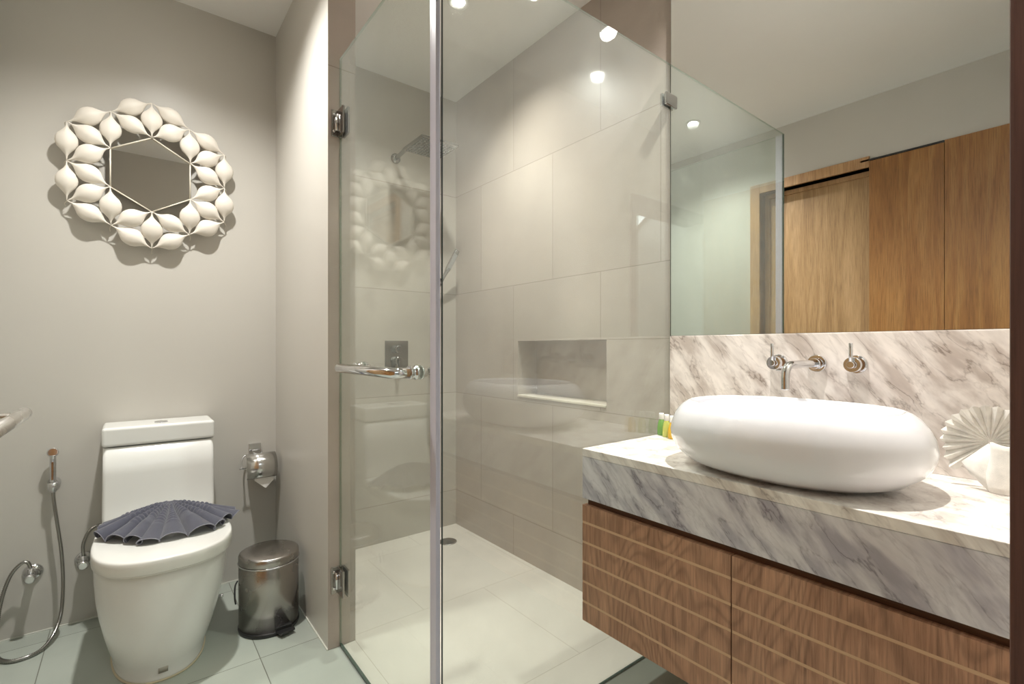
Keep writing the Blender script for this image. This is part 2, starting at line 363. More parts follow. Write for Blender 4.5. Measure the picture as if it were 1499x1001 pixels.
# right wall with recessed niche
NY0, NY1, NZ0, NZ1, ND = 1.367, 1.964, 0.838, 1.12, 0.13
b = MB()
ys = [YF, NY0, NY1, D]; zs = [0, NZ0, NZ1, CEIL]
for i in range(3):
    for j in range(3):
        if i == 1 and j == 1: continue
        b.quad((W,ys[i],zs[j]),(W,ys[i],zs[j+1]),(W,ys[i+1],zs[j+1]),(W,ys[i+1],zs[j]))
x2 = W+ND
b.quad((x2,NY0,NZ0),(x2,NY0,NZ1),(x2,NY1,NZ1),(x2,NY1,NZ0))
b.quad((W,NY0,NZ0),(W,NY1,NZ0),(x2,NY1,NZ0),(x2,NY0,NZ0)); b.quad((W,NY0,NZ1),(x2,NY0,NZ1),(x2,NY1,NZ1),(W,NY1,NZ1))
b.quad((W,NY0,NZ0),(x2,NY0,NZ0),(x2,NY0,NZ1),(W,NY0,NZ1)); b.quad((W,NY1,NZ0),(W,NY1,NZ1),(x2,NY1,NZ1),(x2,NY1,NZ0))
b.quad((W+0.15,YF,0),(W+0.15,D,0),(W+0.15,D,CEIL),(W+0.15,YF,CEIL))
struct(b.build('wall_right', M['tile_wall'], fixn=False))
b = MB(); b.box((W-0.004,NY0,NZ0-0.006),(x2-0.002,NY1,NZ0+0.004)); struct(b.build('trim_niche', simple('pale_ledge_stone', srgb(222, 212, 196), 0.3), bevel=0.0015))
b = MB(); b.box((W-0.0006,YG+0.006,1.1195),(W-0.0001,NY0,1.1212)); struct(b.build('trim_joint', simple('tile_joint_grout', srgb(140, 128, 114), 0.8)))
b = MB(); b.box((XL-0.1,D,0),(0.60,D+0.1,CEIL)); struct(b.build('wall_back', M['paint']))
b = MB(); b.box((0.60,D,0),(W+0.15,D+0.1,CEIL)); struct(b.build('wall_shower', M['tile_back']))
# stub partition: painted toilet side, tiled end and shower side
PX0, PX1, PY = 0.556, 0.656, 1.778
b = MB()
b.quad((PX0,D,0),(PX0,PY,0),(PX0,PY,CEIL),(PX0,D,CEIL), mi=0)
b.quad((PX0,PY,0),(PX1,PY,0),(PX1,PY,CEIL),(PX0,PY,CEIL), mi=1)
b.quad((PX1,PY,0),(PX1,D,0),(PX1,D,CEIL),(PX1,PY,CEIL), mi=1)
struct(b.build('wall_partition', [M['paint'], M['tile_end']], fixn=False))
# left wall with the sliding door opening (Y 0.42..1.616, z 0..2.18)
DO0, DO1, DZ = 0.30, 1.625, 2.175
b = MB()
b.box((XL-0.16,DO1,0),(XL,D,CEIL)); b.box((XL-0.16,YF-0.135,DZ),(XL,DO1,CEIL)); b.box((XL-0.16,YF-0.135,0),(XL,DO0,DZ))
struct(b.build('wall_left', M['paint']))
# front wall: doorway the camera stands in
JX, HZ = 0.43, 2.05
b = MB(); b.box((JX+0.03,YF-0.135,0),(W+0.1,YF,CEIL)); b.box((XL,YF-0.135,HZ+0.03),(JX+0.03,YF,CEIL)); struct(b.build('wall_front', M['paint']))
b = MB(); b.box((JX,YF-0.15,0),(JX+0.03,YF+0.012,HZ)); b.box((JX+0.0302,YF+0.0002,0),(JX+0.07,YF+0.012,HZ+0.07)); b.box((XL+0.002,YF-0.15,HZ+0.0002),(JX+0.03,YF+0.012,HZ+0.03)); b.box((XL+0.002,YF+0.0002,HZ+0.0302),(JX+0.0300,YF+0.012,HZ+0.07))
struct(b.build('trim_1', M['jamb'], bevel=0.002))
# thin pale sealant bead along the floor edges
b = MB(); b.box((XL,D-0.004,0),(PX0,D,0.005)); b.box((PX0-0.004,PY,0),(PX0,D,0.005)); struct(b.build('baseboard_back', simple('pale_sealant_bead', srgb(214, 214, 204), 0.5)))
# passage beyond the doorway
b = MB(); b.box((-1.0,-1.7,-0.05),(1.3,YF-0.135,-0.002)); struct(b.build('floor_passage', M['tile_floor']))
b = MB(); b.box((XL,YF-0.135,-0.05),(W,YF,-0.001)); struct(b.build('floor_threshold', M['tile_floor']))
b = MB(); b.box((-1.0,-1.8,0),(1.3,-1.7,CEIL)); b.box((-1.1,-1.8,0),(-1.0,YF-0.135,CEIL)); b.box((1.3,-1.8,0),(1.4,YF-0.135,CEIL)); b.box((-1.0,YF-0.145,0),(XL-0.16,YF-0.135,CEIL)); struct(b.build('wall_passage', M['paint']))
b = MB(); b.box((-1.1,-1.8,CEIL),(1.4,YF-0.136,CEIL+0.08)); struct(b.build('ceiling_passage', M['ceiling']))

# timber doors on the left wall (seen in the big mirror)
d = bpy.data.objects.new('door_1', None); COL.objects.link(d); d.location = (XL, 1.3, 0); struct(d)
b = MB(); b.box((XL-0.14,DO1,0),(XL+0.014,DO1+0.065,DZ+0.065)); b.box((XL-0.14,0.975,DZ),(XL+0.014,DO1,DZ+0.065)); b.box((XL-0.14,DO1-0.03,0),(XL-0.07,DO1,DZ)); b.box((XL-0.14,0.975,DZ-0.03),(XL-0.07,DO1,DZ))
b.build('door_frame', M['oak_trim'], d, bevel=0.002)
b = MB(); b.box((XL-0.13,0.9,0.01),(XL-0.09,DO1-0.03,DZ-0.03)); b.build('door_leaf', M['oak_leaf'], d, bevel=0.001)
d2 = bpy.data.objects.new('door_2', None); COL.objects.link(d2); d2.location = (XL, 0.6, 0); struct(d2)
b = MB(); b.box((XL-0.02,0.632,0.01),(XL+0.016,0.975,DZ+0.033)); b.build('door_leaf', M['oak'], d2, bevel=0.001)
b = MB(); b.box((XL-0.02,0.055,0.01),(XL+0.016,0.63,DZ+0.045)); b.build('door_panel', M['oak'], d2, bevel=0.001)
b = MB(); b.box((XL-0.02,0.632,DZ+0.036),(XL+0.014,1.02,DZ+0.046)); b.build('track', M['black'], d2)

# ------------------------------------------------------------------ recessed lamps
lamp_proto = None
for i, (x, y, p, c, lab) in enumerate(LAMPS):
    if i == 0:
        t = thing('ceiling_light', (x, y, CEIL), lab, 'ceiling light', 'recessed ceiling downlights')
        b = MB(); b.lathe((x,y,CEIL), (0,0,-1), [(0.048,0),(0.048,0.004),(0.042,0.006),(0.028,0.003),(0.026,0.001)], 40, cap=(True,False)); b.build('lamp_ring', M['lampring'], t)
        b = MB(); b.lathe((x,y,CEIL-0.0015), (0,0,-1), [(0.026,0),(0.026,0.001)], 32); b.build('lens', M['lens'], t)
        lamp_proto = t
    else:
        t = lamp_proto.copy(); COL.objects.link(t); t.location = (x, y, CEIL); t['label'] = lab
        for ch in list(lamp_proto.children):
            q = ch.copy(); COL.objects.link(q); q.parent = t

# ------------------------------------------------------------------ big mirror and vanity
t = thing('wall_mirror', (W, 0.55, 1.13), 'large frameless wall mirror above the marble backsplash, reflecting timber doors', 'mirror')
b = MB(); b.box((W-0.015,YF+0.002,1.129),(W-0.001,YG-0.008,CEIL-0.002)); b.build('mirror_edge', simple('dark_mirror_edge', srgb(120, 108, 98), 0.4), t)
b = MB(); b.quad((W-0.0155,YF+0.003,1.1295),(W-0.0155,YG-0.0095,1.1295),(W-0.0155,YG-0.0095,CEIL-0.003),(W-0.0155,YF+0.003,CEIL-0.003)); b.build('mirror_pane', M['mirror'], t, fixn=False)

YC1 = 1.048; CX = 1.098; CZ = 0.775
b = MB(); b.box((W-0.02,YF+0.001,CZ),(W-0.0005,YC1,1.128)); tag(b.build('backsplash', M['marble_back'], bevel=0.0015), 'cream veined marble backsplash below the big mirror, behind the taps', 'backsplash')
t = thing('vanity_counter', (1.33, 0.55, 0.622), 'thick white and grey marble vanity counter under the oval basin', 'countertop')
b = MB(); b.box((CX,YF+0.001,CZ-0.024),(W-0.0005,YC1,CZ)); b.build('counter_slab', M['marble_top'], t, bevel=0.0015)
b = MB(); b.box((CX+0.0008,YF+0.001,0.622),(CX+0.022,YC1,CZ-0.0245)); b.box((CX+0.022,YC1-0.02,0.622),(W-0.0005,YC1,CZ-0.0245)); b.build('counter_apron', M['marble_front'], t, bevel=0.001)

t = thing('vanity_cabinet', (1.35, 0.55, 0.246), 'wall-hung brown wood vanity cabinet with horizontally grooved doors', 'cabinet')
b = MB(); b.box((CX+0.02,YF+0.002,0.25),(W-0.002,YC1-0.001,0.6)); b.build('body', M['walnut'], t)
b = MB(); b.box((CX+0.018,YF+0.002,0.6),(CX+0.034,YC1-0.008,0.6215)); b.box((CX+0.0345,YF+0.002,0.6),(W-0.02,YF+0.02,0.62)); b.build('finger_rail', M['walnut_dark'], t)
GZ = [0.549, 0.488, 0.427, 0.366, 0.305]
for y0, y1 in ((0.576, YC1-0.001), (YF+0.002, 0.573)):
    dd = bpy.data.objects.new('x', None)
    b = MB(); gh = 0.0036; gd = 0.0009
    zl = [0.602]
    for g in GZ: zl += [g+gh, g-gh]
    zl += [0.246]
    for i in range(len(zl)-1):
        groove = i % 2 == 1; x = CX + (gd if groove else 0)
        b.quad((x,y0,zl[i+1]),(x,y0,zl[i]),(x,y1,zl[i]),(x,y1,zl[i+1]), mi=1 if groove else 0)
        if groove:
            b.quad((CX,y0,zl[i]),(CX,y1,zl[i]),(x,y1,zl[i]),(x,y0,zl[i]), mi=1); b.quad((CX,y0,zl[i+1]),(x,y0,zl[i+1]),(x,y1,zl[i+1]),(CX,y1,zl[i+1]), mi=1)
    xb = CX+0.0195
    b.quad((CX,y0,0.602),(xb,y0,0.602),(xb,y1,0.602),(CX,y1,0.602)); b.quad((CX,y0,0.246),(CX,y1,0.246),(xb,y1,0.246),(xb,y0,0.246))
    for y in (y0, y1):
        for i in range(len(zl)-1):
            x = CX + (gd if i % 2 else 0); b.quad((x,y,zl[i]),(x,y,zl[i+1]),(xb,y,zl[i+1]),(xb,y,zl[i]))
    b.quad((xb,y0,0.246),(xb,y1,0.246),(xb,y1,0.602),(xb,y0,0.602))
    b.build('door', [M['walnut'], M['walnut_groove']], t)
    bpy.data.objects.remove(dd)

# basin: one lofted shell, outside up over the rim and down the bowl
def ell(cx, cy, a, bb, z, n=2.3, k=96):
    return [Vector((cx+bb*sup(math.cos(2*PI*i/k), 2/n), cy+a*sup(math.sin(2*PI*i/k), 2/n), z)) for i in range(k)]
BX, BY, BA, BB, BH = 1.285, 0.53, 0.287, 0.213, 0.17
t = thing('vessel_basin', (BX, BY, CZ), 'large white oval vessel basin standing on the marble counter', 'basin')
prof = [(0.50,0.0),(0.60,0.006),(0.72,0.03),(0.85,0.115),(0.95,0.26),(0.99,0.40),(1.0,0.52),(0.985,0.66),(0.95,0.80),(0.90,0.91),(0.855,0.97),(0.825,0.995),(0.80,1.0),(0.785,0.985),(0.79,0.94),(0.82,0.84),(0.86,0.70),(0.87,0.55),(0.82,0.36),(0.68,0.2),(0.45,0.11),(0.2,0.08),(0.09,0.075)]
b = MB(); b.loft([ell(BX, BY, BA*r, BB*r, CZ+0.0008+z*BH) for r, z in prof]); b.build('bowl', M['basin'], t)
b = MB(); b.lathe((BX,BY,CZ+0.0008+0.075*BH), (0,0,1), [(0.024,0.0006),(0.024,0.003),(0.02,0.005),(0.004,0.0065)], 32); b.build('waste_plug', M['chrome'], t)

# taps
XB = W-0.02
def water_valve(y, lab):
    t = thing('basin_valve', (XB, y, 1.04), lab, 'tap', 'wall valves beside the spout')
    b = MB(); b.lathe((XB,y,1.04), (-1,0,0), [(0.0255,0),(0.0255,0.006),(0.024,0.0075)], 40); b.build('wall_flange', M['chrome'], t)
    b = MB(); b.lathe((XB-0.0077,y,1.04), (-1,0,0), [(0.0205,0),(0.0205,0.032),(0.0195,0.034)], 40); b.build('handle_body', M['chrome'], t)
    b = MB(); b.lathe((XB-0.042,y,1.04), (-1,0,0), [(0.0095,0),(0.0095,0.011),(0.0085,0.013)], 24); b.cyl((XB-0.049,y,1.04),(XB-0.049,y,1.098),0.0047,16,bev=0.0008); b.build('lever', M['chrome'], t)
water_valve(0.664, 'chrome wall valve left of the wall spout, upright pin lever')
water_valve(0.462, 'chrome wall valve right of the wall spout, upright pin lever')
t = thing('tap_spout', (XB, 0.56, 1.04), 'chrome wall spout bending down over the white basin', 'tap')
b = MB(); b.lathe((XB,0.56,1.04), (-1,0,0), [(0.025,0),(0.025,0.006),(0.0235,0.0075)], 40); b.lathe((XB-0.0077,0.56,1.04), (-1,0,0), [(0.0155,0),(0.0155,0.016),(0.0145,0.018)], 32); b.build('wall_flange', M['chrome'], t)
b = MB(); b.tube([(XB-0.02,0.56,1.04),(XB-0.08,0.56,1.04),(XB-0.14,0.56,1.04),(XB-0.185,0.56,1.0385),(XB-0.203,0.56,1.027),(XB-0.209,0.56,1.008),(XB-0.209,0.56,0.99),(XB-0.209,0.56,0.976)], 0.0105, 20); b.build('spout', M['chrome'], t)

# little bottles by the glass
BOT = [(1.485,1.032,'green','small green shower gel bottle with white cap beside the glass'),
       (1.468,0.999,'lime','small yellow-green bottle with white cap, between the green and the amber one'),
       (1.452,0.966,'amber','small amber-yellow bottle half hidden behind the basin')]
for x, y, mk, lab in BOT:
    t = thing('toiletry_bottle', (x, y, CZ), lab, 'bottle', 'toiletry bottles on the counter')
    b = MB(); b.loft([ell(x, y, 0.0135*r, 0.0135*r, CZ+0.0006+z, 2.4, 24) for r, z in [(0.85,0),(1,0.002),(1,0.02),(0.95,0.032),(0.8,0.045),(0.6,0.053),(0.5,0.056)]]); b.build('bottle_body', M[mk], t)
    b = MB(); b.lathe((x,y,CZ+0.0567), (0,0,1), [(0.0085,0),(0.0085,0.02),(0.0078,0.0215)], 24); b.build('cap', M['cap'], t)

# white folded fan towel
t = thing('fan_napkin', (1.5, 0.17, CZ), 'white cloth folded into an upright pleated fan at the right end of the counter', 'towel')
cx, cy, cz = 1.49, 0.192, 0.878
np_ = 13; rings = []
amin, amax = math.radians(-50), math.radians(232)
K = np_*12
b = MB(); V = []; 
rad = [0.004, 0.02, 0.04, 0.06, 0.075]
for ri, rr in enumerate(rad):
    row = []
    for i in range(K+1):
        a = amin+(amax-amin)*i/K; ph = i/8*PI
        tri = abs(((i/4) % 2)-1)*2-1
        f = rr/0.075; R = rr*(1+0.16*max(0, math.cos(a-PI/2))*0 + (0.06 if a < 3.3 else 0.22*min(1, (a-3.3)/0.7))*f)
        R *= 1+0.035*tri*f
        row.append((cx - 0.0055*tri*f - 0.012*f*f, cy-math.cos(a)*-R*-1 if False else cy-R*math.cos(a), cz+R*math.sin(a)))
    rings.append(row)
b.loft(rings, closed=False, cap=(False, False), smooth=False)
b.build('pleated_fan', M['towel_white'], t, solid=0.0016)
b = MB(); rings = []
for k in range(9):
    z = CZ+0.001+k/8*0.104; row = []
    for i in range(25):
        a = PI*i/24; wv = 0.046+0.004*math.sin(k*0.7)
        row.append((1.472-0.032*math.sin(a)**0.7-0.003*math.sin(a*3+k*0.3), 0.145+wv*math.cos(a), z + (0.002*math.sin(a*4) if k == 8 else 0)))
    rings.append(row)
b.loft(rings, closed=False, cap=(False, False)); b.build('rolled_base', M['towel_white'], t, solid=0.003)
b = MB(); b.loft([[(1.478, 0.193, 0.876), (1.47, 0.236, 0.83), (1.463, 0.222, 0.808), (1.455, 0.19, 0.777)], [(1.476, 0.19, 0.872), (1.464, 0.205, 0.83), (1.458, 0.198, 0.805), (1.452, 0.178, 0.777)], [(1.474, 0.18, 0.87), (1.457, 0.183, 0.83), (1.451, 0.176, 0.805), (1.445, 0.16, 0.777)]], closed=False, cap=(False, False)); b.build('front_fold', M['towel_white'], t, solid=0.002)

# ------------------------------------------------------------------ glass enclosure
GZ1 = 2.133; XG = 0.600
def pane(name, x0, y0, z0, x1, y1, z1, par, thin, gm='glass'):
    b = MB(); b.box((x0,y0,z0),(x1,y1,z1), 1)
    o = b.build(name, [M[gm], M['glass_edge'], M['glass_rim']], par)
    for p in o.data.polygons:
        if abs(p.normal[thin]) > 0.9: p.material_index = 0
        elif p.normal.z > 0.9: p.material_index = 2
        elif thin == 0 and p.normal.y > 0.9: p.material_index = 2
    return o
t = thing('glass_panel', (1.1, YG, 0), 'fixed clear glass shower panel running from the door to the mirror wall', 'glass panel')
pane('glass_pane', 0.607, YG-0.004, 0.004, W-0.0005, YG+0.004, GZ1, t, 1)
for z in (1.995, 0.13):
    b = MB(); b.box((W-0.05,YG-0.014,z-0.023),(W-0.0006,YG-0.0042,z+0.023)); b.box((W-0.05,YG+0.0042,z-0.023),(W-0.0006,YG+0.014,z+0.023)); b.build('wall_clamp', M['chrome'], t, bevel=0.0025)
t = thing('shower_door', (XG, 1.76, 0), 'clear glass shower door hinged on the partition end, with chrome bar handle', 'shower door')
pane('glass_pane', XG-0.004, YG+0.03, 0.012, XG+0.004, PY-0.004, GZ1, t, 0, 'glass_door')
b = MB(); b.box((XG-0.0065,YG+0.007,0.012),(XG+0.006,YG+0.0295,GZ1)); b.box((XG-0.0065,YG+0.0295,0.012),(XG-0.0042,YG+0.037,GZ1)); b.box((XG+0.0042,YG+0.0295,0.012),(XG+0.006,YG+0.037,GZ1)); b.build('door_seal', M['seal'], t, bevel=0.001)
b = MB(); b.box((XG-0.003,YG+0.03,0.002),(XG+0.003,PY-0.004,0.0118)); b.build('bottom_seal', M['glass_edge'], t)
for z in (1.895, 0.247):
    h = 0.048
    b = MB(); b.box((XG-0.034,PY-0.006,z-h),(XG+0.006,PY-0.0004,z+h))
    b.box((XG-0.013,PY-0.062,z-h),(XG-0.0053,PY-0.0065,z+h)); b.box((XG+0.0053,PY-0.062,z-h),(XG+0.013,PY-0.0065,z+h))
    hg = b.build('hinge', M['chrome_dark'], t, bevel=0.002)
    b = MB()
    for dz in (-0.03, 0.03): b.lathe((XG-0.024,PY-0.0062,z+dz), (0,-1,0), [(0.005,0),(0.005,0.002),(0.003,0.0035)], 16)
    b.cyl((XG-0.016,PY-0.012,z-0.03),(XG-0.016,PY-0.012,z+0.03),0.006,16)
    b.build('hinge_pin', M['chrome'], hg)
HZ_ = 1.02; hx = XG-0.072; r = 0.0145
b = MB()
yc = 1.168; cs = [(math.cos(2*PI*i/32), math.sin(2*PI*i/32)) for i in range(32)]
b.loft([[(hx+r*0.8*c, 1.578, HZ_+r*0.8*q) for c, q in cs], [(hx+r*c, 1.574, HZ_+r*q) for c, q in cs], [(hx+r*c, yc+r*c, HZ_+r*q) for c, q in cs], [(XG-0.02, yc+r*c, HZ_+r*q) for c, q in cs]])
b.cyl((hx,1.562,HZ_),(XG-0.008,1.562,HZ_),0.012,24)
for y in (1.168, 1.562):
    b.lathe((XG-0.0042,y,HZ_), (-1,0,0), [(0.019,0),(0.019,0.006),(0.014,0.008),(0.0135,0.016),(0.018,0.018),(0.018,0.024)], 28)
hd = b.build('handle', M['chrome'], t)
b = MB()
for y in (1.168, 1.562): b.lathe((XG+0.0042,y,HZ_), (1,0,0), [(0.019,0),(0.019,0.006),(0.012,0.009),(0.012,0.018),(0.009,0.021)], 28)
b.build('inner_knob', M['chrome'], hd)

# ------------------------------------------------------------------ shower fittings
t = thing('rain_shower', (1.18, D, 2.156), 'square chrome rain shower head on a wall arm in the glass shower', 'shower head')
b = MB(); b.lathe((1.18,D-0.0005,2.156), (0,-1,0), [(0.028,0),(0.028,0.006),(0.02,0.012),(0.013,0.016)], 32); b.build('wall_flange', M['chrome_shower'], t)
b = MB(); b.tube([(1.18,D-0.012,2.156),(1.185,D-0.12,2.17),(1.2,D-0.22,2.186),(1.22,D-0.262,2.185),(1.23,D-0.28,2.176),(1.235,D-0.288,2.158)], 0.011, 16); b.build('arm', M['chrome_shower'], t)
HX0, HX1, HY0, HY1, HZh = 1.138, 1.352, 2.175, 2.395, 2.135
b = MB(); b.box((HX0,HY0,HZh),(HX1,HY1,HZh+0.013)); b.lathe((1.24,2.285,HZh+0.013),(0,0,1),[(0.024,0),(0.018,0.014),(0.014,0.02)],24); hd = b.build('head_plate', M['chrome_shower'], t, bevel=0.002)
b = MB()
for i in range(11):
    x = HX0+0.017+i*(HX1-HX0-0.034)/10
    for j in range(11):
        y = HY0+0.017+j*(HY1-HY0-0.034)/10; b.lathe((x,y,HZh-0.0002),(0,0,-1),[(0.0055,0),(0.004,0.003)],8)
b.build('nozzle_grid', simple('grey_nozzle_rubber', (0.25,0.25,0.24), 0.5), hd)

t = thing('hand_shower', (1.43, D, 1.48), 'chrome stick hand shower with hose on the shower back wall', 'hand shower')
b = MB(); b.lathe((1.425,D-0.0005,1.47),(0,-1,0),[(0.024,0),(0.024,0.008),(0.014,0.012),(0.012,0.05)],28); b.cyl((1.425,D-0.062,1.452),(1.425,D-0.062,1.492),0.016,24,bev=0.002); b.build('wall_bracket', M['chrome_shower'], t)
b = MB(); p0 = Vector((1.418,D-0.058,1.43)); p1 = Vector((1.505,D-0.14,1.655)); dr = (p1-p0).normalized()
rings = []
side = dr.cross(Vector((0,-1,0))).normalized(); nn = dr.cross(side).normalized()
for s_, wd, th in [(0,0.008,0.008),(0.08,0.0085,0.0085),(0.11,0.011,0.009),(0.13,0.016,0.009),(0.235,0.016,0.009),(0.255,0.0135,0.007)]:
    rings.append([p0+dr*s_+side*wd*sup(math.cos(2*PI*i/24),0.7)+nn*th*sup(math.sin(2*PI*i/24),0.7) for i in range(24)])
b.loft(rings); hs = b.build('handset', M['chrome_shower'], t)
b = MB(); q0 = p0+dr*0.14+nn*(-0.0093 if nn.y > 0 else 0.0093)
b.loft([[q0+dr*(u*0.09)+side*(wd*0.012) for u, wd in ((0,-1),(1,-1),(1,1),(0,1))], [q0+dr*(u*0.09)+side*(wd*0.012)+nn*(-0.001 if nn.y > 0 else 0.001) for u, wd in ((0,-1),(1,-1),(1,1),(0,1))]], smooth=False); b.build('spray_face', simple('grey_spray_face', (0.3,0.3,0.29), 0.5), hs)
b = MB(); b.tube([(1.418,D-0.058,1.432),(1.408,D-0.052,1.38),(1.40,D-0.05,1.2),(1.395,D-0.05,1.0),(1.385,D-0.052,0.8),(1.38,D-0.05,0.66),(1.392,D-0.045,0.56),(1.405,D-0.045,0.58),(1.41,D-0.04,0.68),(1.405,D-0.036,0.80),(1.40,D-0.03,0.9),(1.40,D-0.02,0.94)], 0.0065, 10, rib=(0.006,0.14)); b.build('hose', M['chrome_shower'], t)
b = MB(); b.lathe((1.40,D-0.0005,0.945),(0,-1,0),[(0.022,0),(0.022,0.006),(0.013,0.01),(0.013,0.03)],24); b.build('wall_outlet', M['chrome_shower'], t)

t = thing('shower_mixer', (1.185, D, 1.04), 'square concealed chrome shower mixer plate on the shower back wall', 'shower mixer')
b = MB(); b.box((1.115,D-0.007,0.965),(1.256,D-0.0005,1.125)); b.build('plate', M['chrome_shower'], t, bevel=0.003)
b = MB(); b.lathe((1.185,D-0.0072,1.075),(0,-1,0),[(0.022,0),(0.022,0.03),(0.019,0.034)],28); b.box((1.178,D-0.065,1.07),(1.192,D-0.0415,1.08)); b.build('dial', M['chrome_shower'], t)
b = MB(); b.lathe((1.185,D-0.0072,1.01),(0,-1,0),[(0.024,0),(0.024,0.035),(0.021,0.038)],28); b.box((1.175,D-0.06,0.965),(1.195,D-0.0455,1.02)); b.build('lever', M['chrome_shower'], t, bevel=0.001)

t = thing('floor_drain', (1.395, 2.36, 0), 'round perforated metal drain in the shower floor corner', 'floor drain')
b = MB(); b.lathe((1.395,2.36,0.0003),(0,0,1),[(0.049,0),(0.049,0.003),(0.042,0.0035)],40); b.build('rim', M['steel'], t)
b = MB()
for rr, n in ((0.008,5),(0.018,10),(0.028,15),(0.037,20)):
    for i in range(n):
        a = 2*PI*i/n; b.lathe((1.395+rr*math.cos(a),2.36+rr*math.sin(a),0.0039),(0,0,1),[(0.0026,0),(0.0026,0.0004)],8)
b.build('drain_holes', M['black'], t)

# ------------------------------------------------------------------ flower mirror
t = thing('flower_mirror', (0.069, D, 1.806), 'hexagonal wall mirror ringed by cream petal pods above the toilet', 'mirror')
FM = Vector((0.069, D-0.052, 1.806)); R = 0.1545
def fp(a, r, dy=0): return FM+Vector((r*math.cos(a), dy, r*math.sin(a)))
A = [fp(PI/2+i*PI/3, R) for i in range(6)]           # inner hexagon
B2 = [fp(PI/2+i*PI/3, 2*R*0.985, 0.018) for i in range(6)]        # far tips
B3 = [fp(PI/2+PI/6+i*PI/3, math.sqrt(3)*R*0.985, 0.013) for i in range(6)]
tilt = math.radians(0.7)
b = MB(); pts = [Vector((p.x, p.y+0.006-(p.z-FM.z)*math.tan(tilt), p.z)) for p in A]; b.add([tuple(p) for p in pts], [tuple(range(6))]); 
po = b.build('mirror_pane', M['mirror_small'], t, fixn=False)
if po.data.polygons[0].normal.y > 0: po.data.flip_normals()
b = MB(); back = [p+Vector((0,0.004,0)) for p in pts]; bb2 = [p+Vector((0,0.012,0)) for p in pts]; b.loft([back, bb2], smooth=False); b.build('backing', M['black'], t)
for i in range(6):
    b = MB(); b.cyl(A[i], A[(i+1) % 6], 0.0026, 10); b.build('frame_rod', M['rod'], t)
    b = MB(); b.cyl(A[i]+Vector((0,0.003,0)), Vector((A[i].x, D-0.0008, A[i].z)), 0.002, 8); b.build('standoff', M['rod'], t)
for p in B2+B3:
    b = MB(); b.tube([p, p+(p-FM).normalized()*0.008+Vector((0,0.006,-0.006)), p+(p-FM).normalized()*0.006+Vector((0,0.02,-0.016))], 0.0012, 6, sub=4); b.build('wire_end', M['rod'], t)
edges = []
for i in range(6):
    edges += [(A[i], B2[i]), (A[i], B3[i]), (A[i], B3[i-1]), (B2[i], B3[i]), (B2[i], B3[i-1])]
def petal(p, q, seed):
    rnd = random.Random(seed); d_ = q-p; L_ = d_.length; ax = d_/L_; sd = ax.cross(Vector((0,1,0))).normalized(); up = Vector((0,-1,0))
    prof = [(0,0.0016),(0.06,0.002),(0.12,0.0036),(0.18,0.0085),(0.25,0.0175),(0.33,0.0285),(0.42,0.0345),(0.5,0.036),(0.58,0.0345),(0.67,0.0285),(0.75,0.0175),(0.82,0.0085),(0.88,0.0036),(0.94,0.002),(1,0.0016)]
    rings = []; n = 20; wv = 0.94+0.12*rnd.random()
    bow = 0.004*(rnd.random()-0.3)
    for s_, wd in prof:
        c = p+ax*(L_*s_)+up*(0.006+bow*math.sin(PI*s_)); row = []
        for i in range(n):
            a = 2*PI*i/n; cw = wd*wv*math.cos(a); ch = wd*0.5*math.sin(a)
            rdg = 0.0038*max(0, math.sin(a))**8*math.sin(PI*s_)
            row.append(c+sd*cw+up*(ch+rdg))
        rings.append(row)
    return rings
for k, (p, q) in enumerate(edges):
    b = MB(); b.loft(petal(p, q, k)); b.build('petal', M['petal'], t)

# ------------------------------------------------------------------ toilet
TX = 0.095
def dshape(cx, yback, yfront, hw, z, straight=0.5, n=2.25, k=64, hwb=None):
    """outline with straight back, near-straight sides and a rounded front (front is -Y)"""
    hwb = hwb or hw; ym = yfront+(yback-yfront)*straight; out = []
    for i in range(k//2+1):                       # front arc from +x to -x through -y
        a = PI*i/(k//2); out.append(Vector((cx+hw*sup(math.cos(a), 2/n), ym-(ym-yfront)*abs(math.sin(a))**(2/n), z)))
    m_ = k//4
    for i in range(1, m_+1): s_ = i/m_; out.append(Vector((cx-(hw+(hwb-hw)*s_), ym+(yback-ym)*s_, z)))
    for i in range(1, m_//2): s_ = i/(m_//2); out.append(Vector((cx-hwb+2*hwb*s_, yback, z)))
    for i in range(0, m_): s_ = i/m_; out.append(Vector((cx+(hwb+(hw-hwb)*s_), yback+(ym-yback)*s_, z)))
    return out
t = thing('toilet', (TX, 2.25, 0), 'white one-piece toilet with closed lid under the petal mirror', 'toilet')
b = MB(); rings = []
for z, hw, yf in [(0.0,0.134,1.952),(0.012,0.136,1.949),(0.02,0.133,1.953),(0.06,0.146,1.935),(0.12,0.162,1.914),(0.18,0.175,1.898),(0.24,0.185,1.886),(0.30,0.191,1.879),(0.345,0.1935,1.875),(0.378,0.194,1.873),(0.3835,0.19,1.879)]:
    rings.append(dshape(TX-0.012*(1-z/0.3835), D-0.006, yf, hw, z+0.0008, 0.42, 2.3, hwb=min(hw+0.01, 0.18)))
b.loft(rings); b.build('bowl', M['ceramic'], t)
b = MB(); b.loft([dshape(TX-0.012, D-0.02, 1.9475, 0.138, 0.0004, 0.42, 2.3, hwb=0.144), dshape(TX-0.012, D-0.02, 1.9465, 0.139, 0.005, 0.42, 2.3, hwb=0.138)]); b.build('sealant_bead', M['grout'], t)
b = MB(); rings = []
